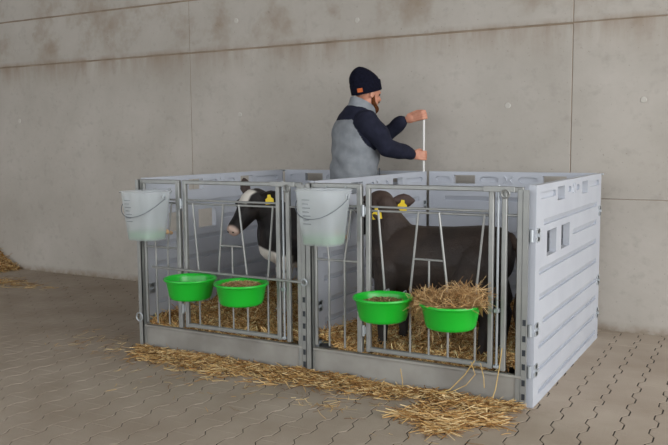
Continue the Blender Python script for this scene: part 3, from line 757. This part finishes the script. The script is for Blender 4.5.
# ---------------------------------------------------------------- the man
MBASE = Vector((.79, 1.35, 0))
def Q(u, v, z): return MBASE+Vector((u*.873-v*.488, u*.488+v*.873, z))
TH = math.radians(30)
def uv(a, b): return Vector((a*.873-b*.488, a*.488+b*.873, 0))     # direction
FWD = uv(math.cos(TH), math.sin(TH)); RGT = uv(math.sin(TH), -math.cos(TH))
def build_person():
    root = empty('person', (MBASE.x, MBASE.y, .1)); tag(root, 'bearded man in navy beanie and grey and navy jacket holding up a white rod', 'person')
    inv = Matrix.Translation(Vector((MBASE.x, MBASE.y, .1))).inverted()
    def own(o): o.parent = root; o.matrix_parent_inverse = inv; return o
    def sec(u, v, z, a, b, n=28): 
        c = Q(u, v, z); return [c+RGT*(a*math.cos(2*math.pi*j/n))+FWD*(b*math.sin(2*math.pi*j/n)) for j in range(n)]
    HT = math.radians(33); HF = uv(math.cos(HT), math.sin(HT)); HR = uv(math.sin(HT), -math.cos(HT))
    tl = math.radians(-8); HD = (HF*math.cos(tl)+Vector((0, 0, 1))*math.sin(tl)); HU = HR.cross(HD)
    if HU.z < 0: HU = -HU
    hc = Q(.12, .01, 1.66)
    rs, re, rw = Q(.115, -.15, 1.455), Q(.245, -.215, 1.285), Q(.445, -.035, 1.222)
    ls, le, lw = Q(-.055+.05, .15, 1.455), Q(.215, .19, 1.325), Q(.385, .085, 1.472)
    rodp = lambda z: Q(.531, .007, z)
    hipR, hipL = Q(.06, -.09, .92), Q(-.02, .09, .92)
    # ---- body
    m = MB()
    m.loft([sec(.02, 0, .86, .13, .09), sec(.02, 0, .98, .16, .115), sec(.025, 0, 1.15, .15, .11), sec(.03, 0, 1.32, .165, .11), sec(.03, 0, 1.43, .16, .09), sec(.04, 0, 1.5, .09, .07)])
    m.capsule([tuple(Q(.045, 0, 1.46)), tuple(hc-HU*.06)], [.062, .058])
    m.ellipsoid(hc+HU*.03, [HD*.098, HR*.078, HU*.098], 20, 12); m.ellipsoid(hc+HD*.022-HU*.035, [HD*.076, HR*.064, HU*.082], 18, 12)   # skull and jaw
    m.capsule([tuple(hc+HD*.09+HU*.012), tuple(hc+HD*.116-HU*.022)], [.009, .013]); m.ellipsoid(hc+HD*.098-HU*.026, [HD*.013, HR*.019, HU*.009])      # nose
    m.ellipsoid(hc+HD*.086+HU*.024, [HD*.014, HR*.05, HU*.012]); m.ellipsoid(hc+HD*.086-HU*.055, [HD*.014, HR*.026, HU*.012]); m.ellipsoid(hc+HD*.078-HU*.092, [HD*.02, HR*.03, HU*.02])
    for sd in (-1, 1): m.ellipsoid(hc+HR*(sd*.078)-HD*.01-HU*.002, [HD*.02, HR*.008, HU*.032], 12, 8)     # ears
    for a, b, c in ((rs, re, rw), (ls, le, lw)): m.capsule([tuple(a), tuple((a+b)/2), tuple(b), tuple((b*2+c)/3), tuple(c)], [.056, .05, .041, .042, .027])
    for sd, h in ((1, hipR), (-1, hipL)):
        k = h+FWD*.03+Vector((0, 0, -.40)); an = h-FWD*.03+Vector((0, 0, -.76)); m.capsule([tuple(h), tuple(k), tuple(an)], [.085, .058, .04]); m.capsule([tuple(an-Vector((0, 0, .03))), tuple(an+FWD*.15-Vector((0, 0, .035)))], [.035, .028])
    # hands: palm, four fingers curled round the rod, thumb
    def hand(wr, target, zdir, spread, thumb):
        ax = (target-wr).normalized(); sd = zdir.cross(ax).normalized(); zz = ax.cross(sd).normalized()
        pc = wr+(target-wr)*.52
        m.ellipsoid(wr+(target-wr)*.38, [ax*.048, zz*.036, sd*.017], 14, 8)
        for i in range(4):
            o = zz*((i-1.5)*spread); L = (.95, 1.05, 1.0, .82)[i]
            b0 = pc+o*.9-sd*.004; p1 = target+o-ax*.004+sd*(-.017); p2 = target+o+ax*(.019*L)-sd*.004; p3 = target+o+ax*.010+sd*(.016*L)
            m.capsule([tuple(b0), tuple(p1), tuple(p2), tuple(p3)], [.0105, .0095, .0088, .0078], 10, 3)
        t0 = wr+(target-wr)*.30+zz*(.026*thumb); t1 = wr+(target-wr)*.68+zz*(.04*thumb)+sd*.016; t2 = target+zz*(.034*thumb)-ax*.004+sd*.015
        m.capsule([tuple(t0), tuple(t1), tuple(t2)], [.014, .0115, .009], 10, 3)
    hand(rw, rodp(1.215), Vector((0, 0, 1)), .0185, 1)
    hand(lw, rodp(1.508), Vector((0, 0, 1)), .0175, 1)
    body = remesh(m, .0046, 3); body.materials.append(SKIN); own(link(bpy.data.objects.new('body', body)))
    # ---- jacket
    j = MB()
    j.loft([sec(.02, 0, .865, .19, .155), sec(.02, 0, .93, .205, .165), sec(.02, 0, 1.06, .208, .167), sec(.028, 0, 1.2, .205, .165), sec(.032, 0, 1.32, .208, .158), sec(.033, 0, 1.41, .205, .145), sec(.035, 0, 1.47, .185, .122), sec(.042, 0, 1.52, .14, .11), sec(.056, 0, 1.56, .10, .098), sec(.07, 0, 1.585, .075, .08)])
    for a, b, c, k in ((rs, re, rw, 1), (ls, le, lw, 1)):
        j.capsule([tuple(a), tuple((a+b)/2), tuple(b), tuple((b+c)/2), tuple(c-(c-b)*.06)], [.088, .078, .066, .055, .044], 18)
    rng = np.random.default_rng(5)
    jm = remesh(j, .0065, 6)
    # folds
    V = verts(jm); nrm = np.empty(len(V)*3, dtype=np.float32); jm.vertices.foreach_get('normal', nrm); nrm = nrm.reshape(-1, 3)
    f = (vnoise(V[:, 0]*9+V[:, 1]*7, V[:, 2]*16+V[:, 0]*6, 4)-.5)*.022; V2 = V+nrm*f[:, None]; jm.vertices.foreach_set('co', V2.ravel().astype(np.float32))
    jm.materials.append(VEST); jm.materials.append(NAVY)
    npoly = len(jm.polygons); ce = np.empty(npoly*3, dtype=np.float32); jm.polygons.foreach_get('center', ce); ce = ce.reshape(-1, 3)
    def segd(P, a, b):
        a = np.array(a); b = np.array(b); t = np.clip((P-a)@(b-a)/((b-a)@(b-a)), 0, 1); return np.linalg.norm(P-a-t[:, None]*(b-a), axis=1)
    idx = np.zeros(npoly, dtype=np.int32); idx[ce[:, 2] > 1.475] = 1
    for a, b, c in ((rs, re, rw), (ls, le, lw)):
        d = np.minimum(np.minimum(segd(ce, a, (a+b)/2)/.104, segd(ce, (a+b)/2, b)/.094), segd(ce, b, c)/.086); idx[d < 1] = 1
    jm.polygons.foreach_set('material_index', idx)
    jo = own(link(bpy.data.objects.new('jacket', jm)))
    # stand-up collar
    def csec(c, a, b, n=28): return [c+HR*(a*math.cos(2*math.pi*q/n))+(HF-Vector((0, 0, .52)))*(b*math.sin(2*math.pi*q/n)) for q in range(n)]
    c0, c1, c2 = Q(.078, 0, 1.525), Q(.085, 0, 1.555), Q(.090, .004, 1.59)
    col = MB().loft([csec(c0, .10, .104), csec(c1, .09, .1), csec(c2, .084, .097), csec(c2+Vector((0, 0, .006)), .08, .092), csec(c2, .076, .087), csec(c1, .08, .088)], cap=False)
    co = col.build('collar', VEST, None, True); co.parent = jo
    # side zip with its pull
    zp = Q(.02, 0, 1.08)+RGT*.17+FWD*.112
    z = MB().box(-.004, .004, -.003, .003, -.09, .05, .001).build('zip', DARKM); z.location = zp; z.rotation_euler = (0, 0, .6); z.parent = jo
    # ---- beanie
    bt = math.radians(13); BF = HF*math.cos(bt)+Vector((0, 0, 1))*math.sin(bt); BU = HR.cross(BF); BU = BU if BU.z > 0 else -BU
    bc = Q(.116, .008, 1.682)
    def bs(h, q, sh=0, n=30, rib=0): return [bc+BU*h-BF*sh+HR*((.094*q)*math.cos(2*math.pi*k/n)*(1+rib*(k % 2)))+BF*((.115*q)*math.sin(2*math.pi*k/n)*(1+rib*(k % 2))) for k in range(n)]
    bn = MB().loft([bs(-.005, .93), bs(.0, .99), bs(.05, 1.02), bs(.085, .97, .008), bs(.115, .85, .018), bs(.14, .68, .024), bs(.16, .48, .028), bs(.175, .27, .03), bs(.182, .05, .03)]).build('beanie', KNIT, None, True); own(bn)
    cf = MB().loft([bs(-.01, 1.0, 0, 60, .012), bs(-.008, 1.03, 0, 60, .012), bs(.06, 1.045, 0, 60, .012), bs(.066, 1.02, 0, 60, .012), bs(.06, .98, 0, 60)], cap=False).build('folded_cuff', KNIT, None, True); cf.parent = bn; cf.matrix_parent_inverse = Matrix.Identity(4)
    pa = math.radians(-52); pn = (HR*math.cos(pa)+BF*math.sin(pa)); pt = (HR*-math.sin(pa)+BF*math.cos(pa)); pc = bc+BU*.022+HR*(.102*math.cos(pa))+BF*(.125*math.sin(pa))
    pv = [pc+pt*(a*.019)+BU*(b*.014)+pn*c for c in (-.004, .004) for a, b in ((-1, -1), (1, -1), (1, 1), (-1, 1))]
    lp = MB().add(pv, [(3, 2, 1, 0), (4, 5, 6, 7), (0, 1, 5, 4), (1, 2, 6, 5), (2, 3, 7, 6), (3, 0, 4, 7)]).build('leather_patch', ORANGE); lp.parent = bn
    # ---- beard, eyes
    bm_ = MB(); bm_.ellipsoid(hc+HD*.072-HU*.098, [HD*.036, HR*.046, HU*.038])
    for sd in (-1, 1): bm_.capsule([tuple(hc+HR*(sd*.066)+HD*.008-HU*.012), tuple(hc+HR*(sd*.062)+HD*.02-HU*.06), tuple(hc+HR*(sd*.036)+HD*.065-HU*.098)], [.012, .017, .022])
    bm_.capsule([tuple(hc+HR*.03+HD*.092-HU*.045), tuple(hc-HR*.03+HD*.092-HU*.045)], [.008, .008])
    be = remesh(bm_, .005, 3); be.materials.append(BEARD); own(link(bpy.data.objects.new('beard', be)))
    for sd in (-1, 1): own(MB().ellipsoid(hc+HD*.084+HR*(sd*.032)+HU*.008, [HD*.008, HR*.013, HU*.008], 10, 8).build('eye', EYE, None, True))
    # ---- trousers and boots
    t = MB(); t.loft([sec(.02, 0, .80, .165, .125), sec(.02, 0, .90, .175, .135), sec(.02, 0, .98, .175, .135)])
    for sd, h in ((1, hipR), (-1, hipL)):
        k = h+FWD*.03+Vector((0, 0, -.40)); an = h-FWD*.03+Vector((0, 0, -.70)); t.capsule([tuple(h), tuple(k), tuple(an)], [.10, .078, .07])
    tm = remesh(t, .009, 4); tm.materials.append(JEANS); own(link(bpy.data.objects.new('trousers', tm)))
    for sd, h in ((1, hipR), (-1, hipL)):
        an = h-FWD*.03+Vector((0, 0, -.76)); b = MB().capsule([tuple(an+Vector((0, 0, .12))), tuple(an)], [.062, .056]).capsule([tuple(an-Vector((0, 0, .015))), tuple(an+FWD*.16-Vector((0, 0, .02)))], [.052, .044])
        bmsh = remesh(b, .008, 3); bmsh.materials.append(BOOT); own(link(bpy.data.objects.new('boot', bmsh)))
    a = rodp(1.535); b = rodp(.87)
    tag(MB().tube([tuple(b), tuple(a)], .0085, 10).build('rod', WHITE, None, True), 'thin white upright rod held by the man at the rear of the dividing panel', 'rod')
build_person()
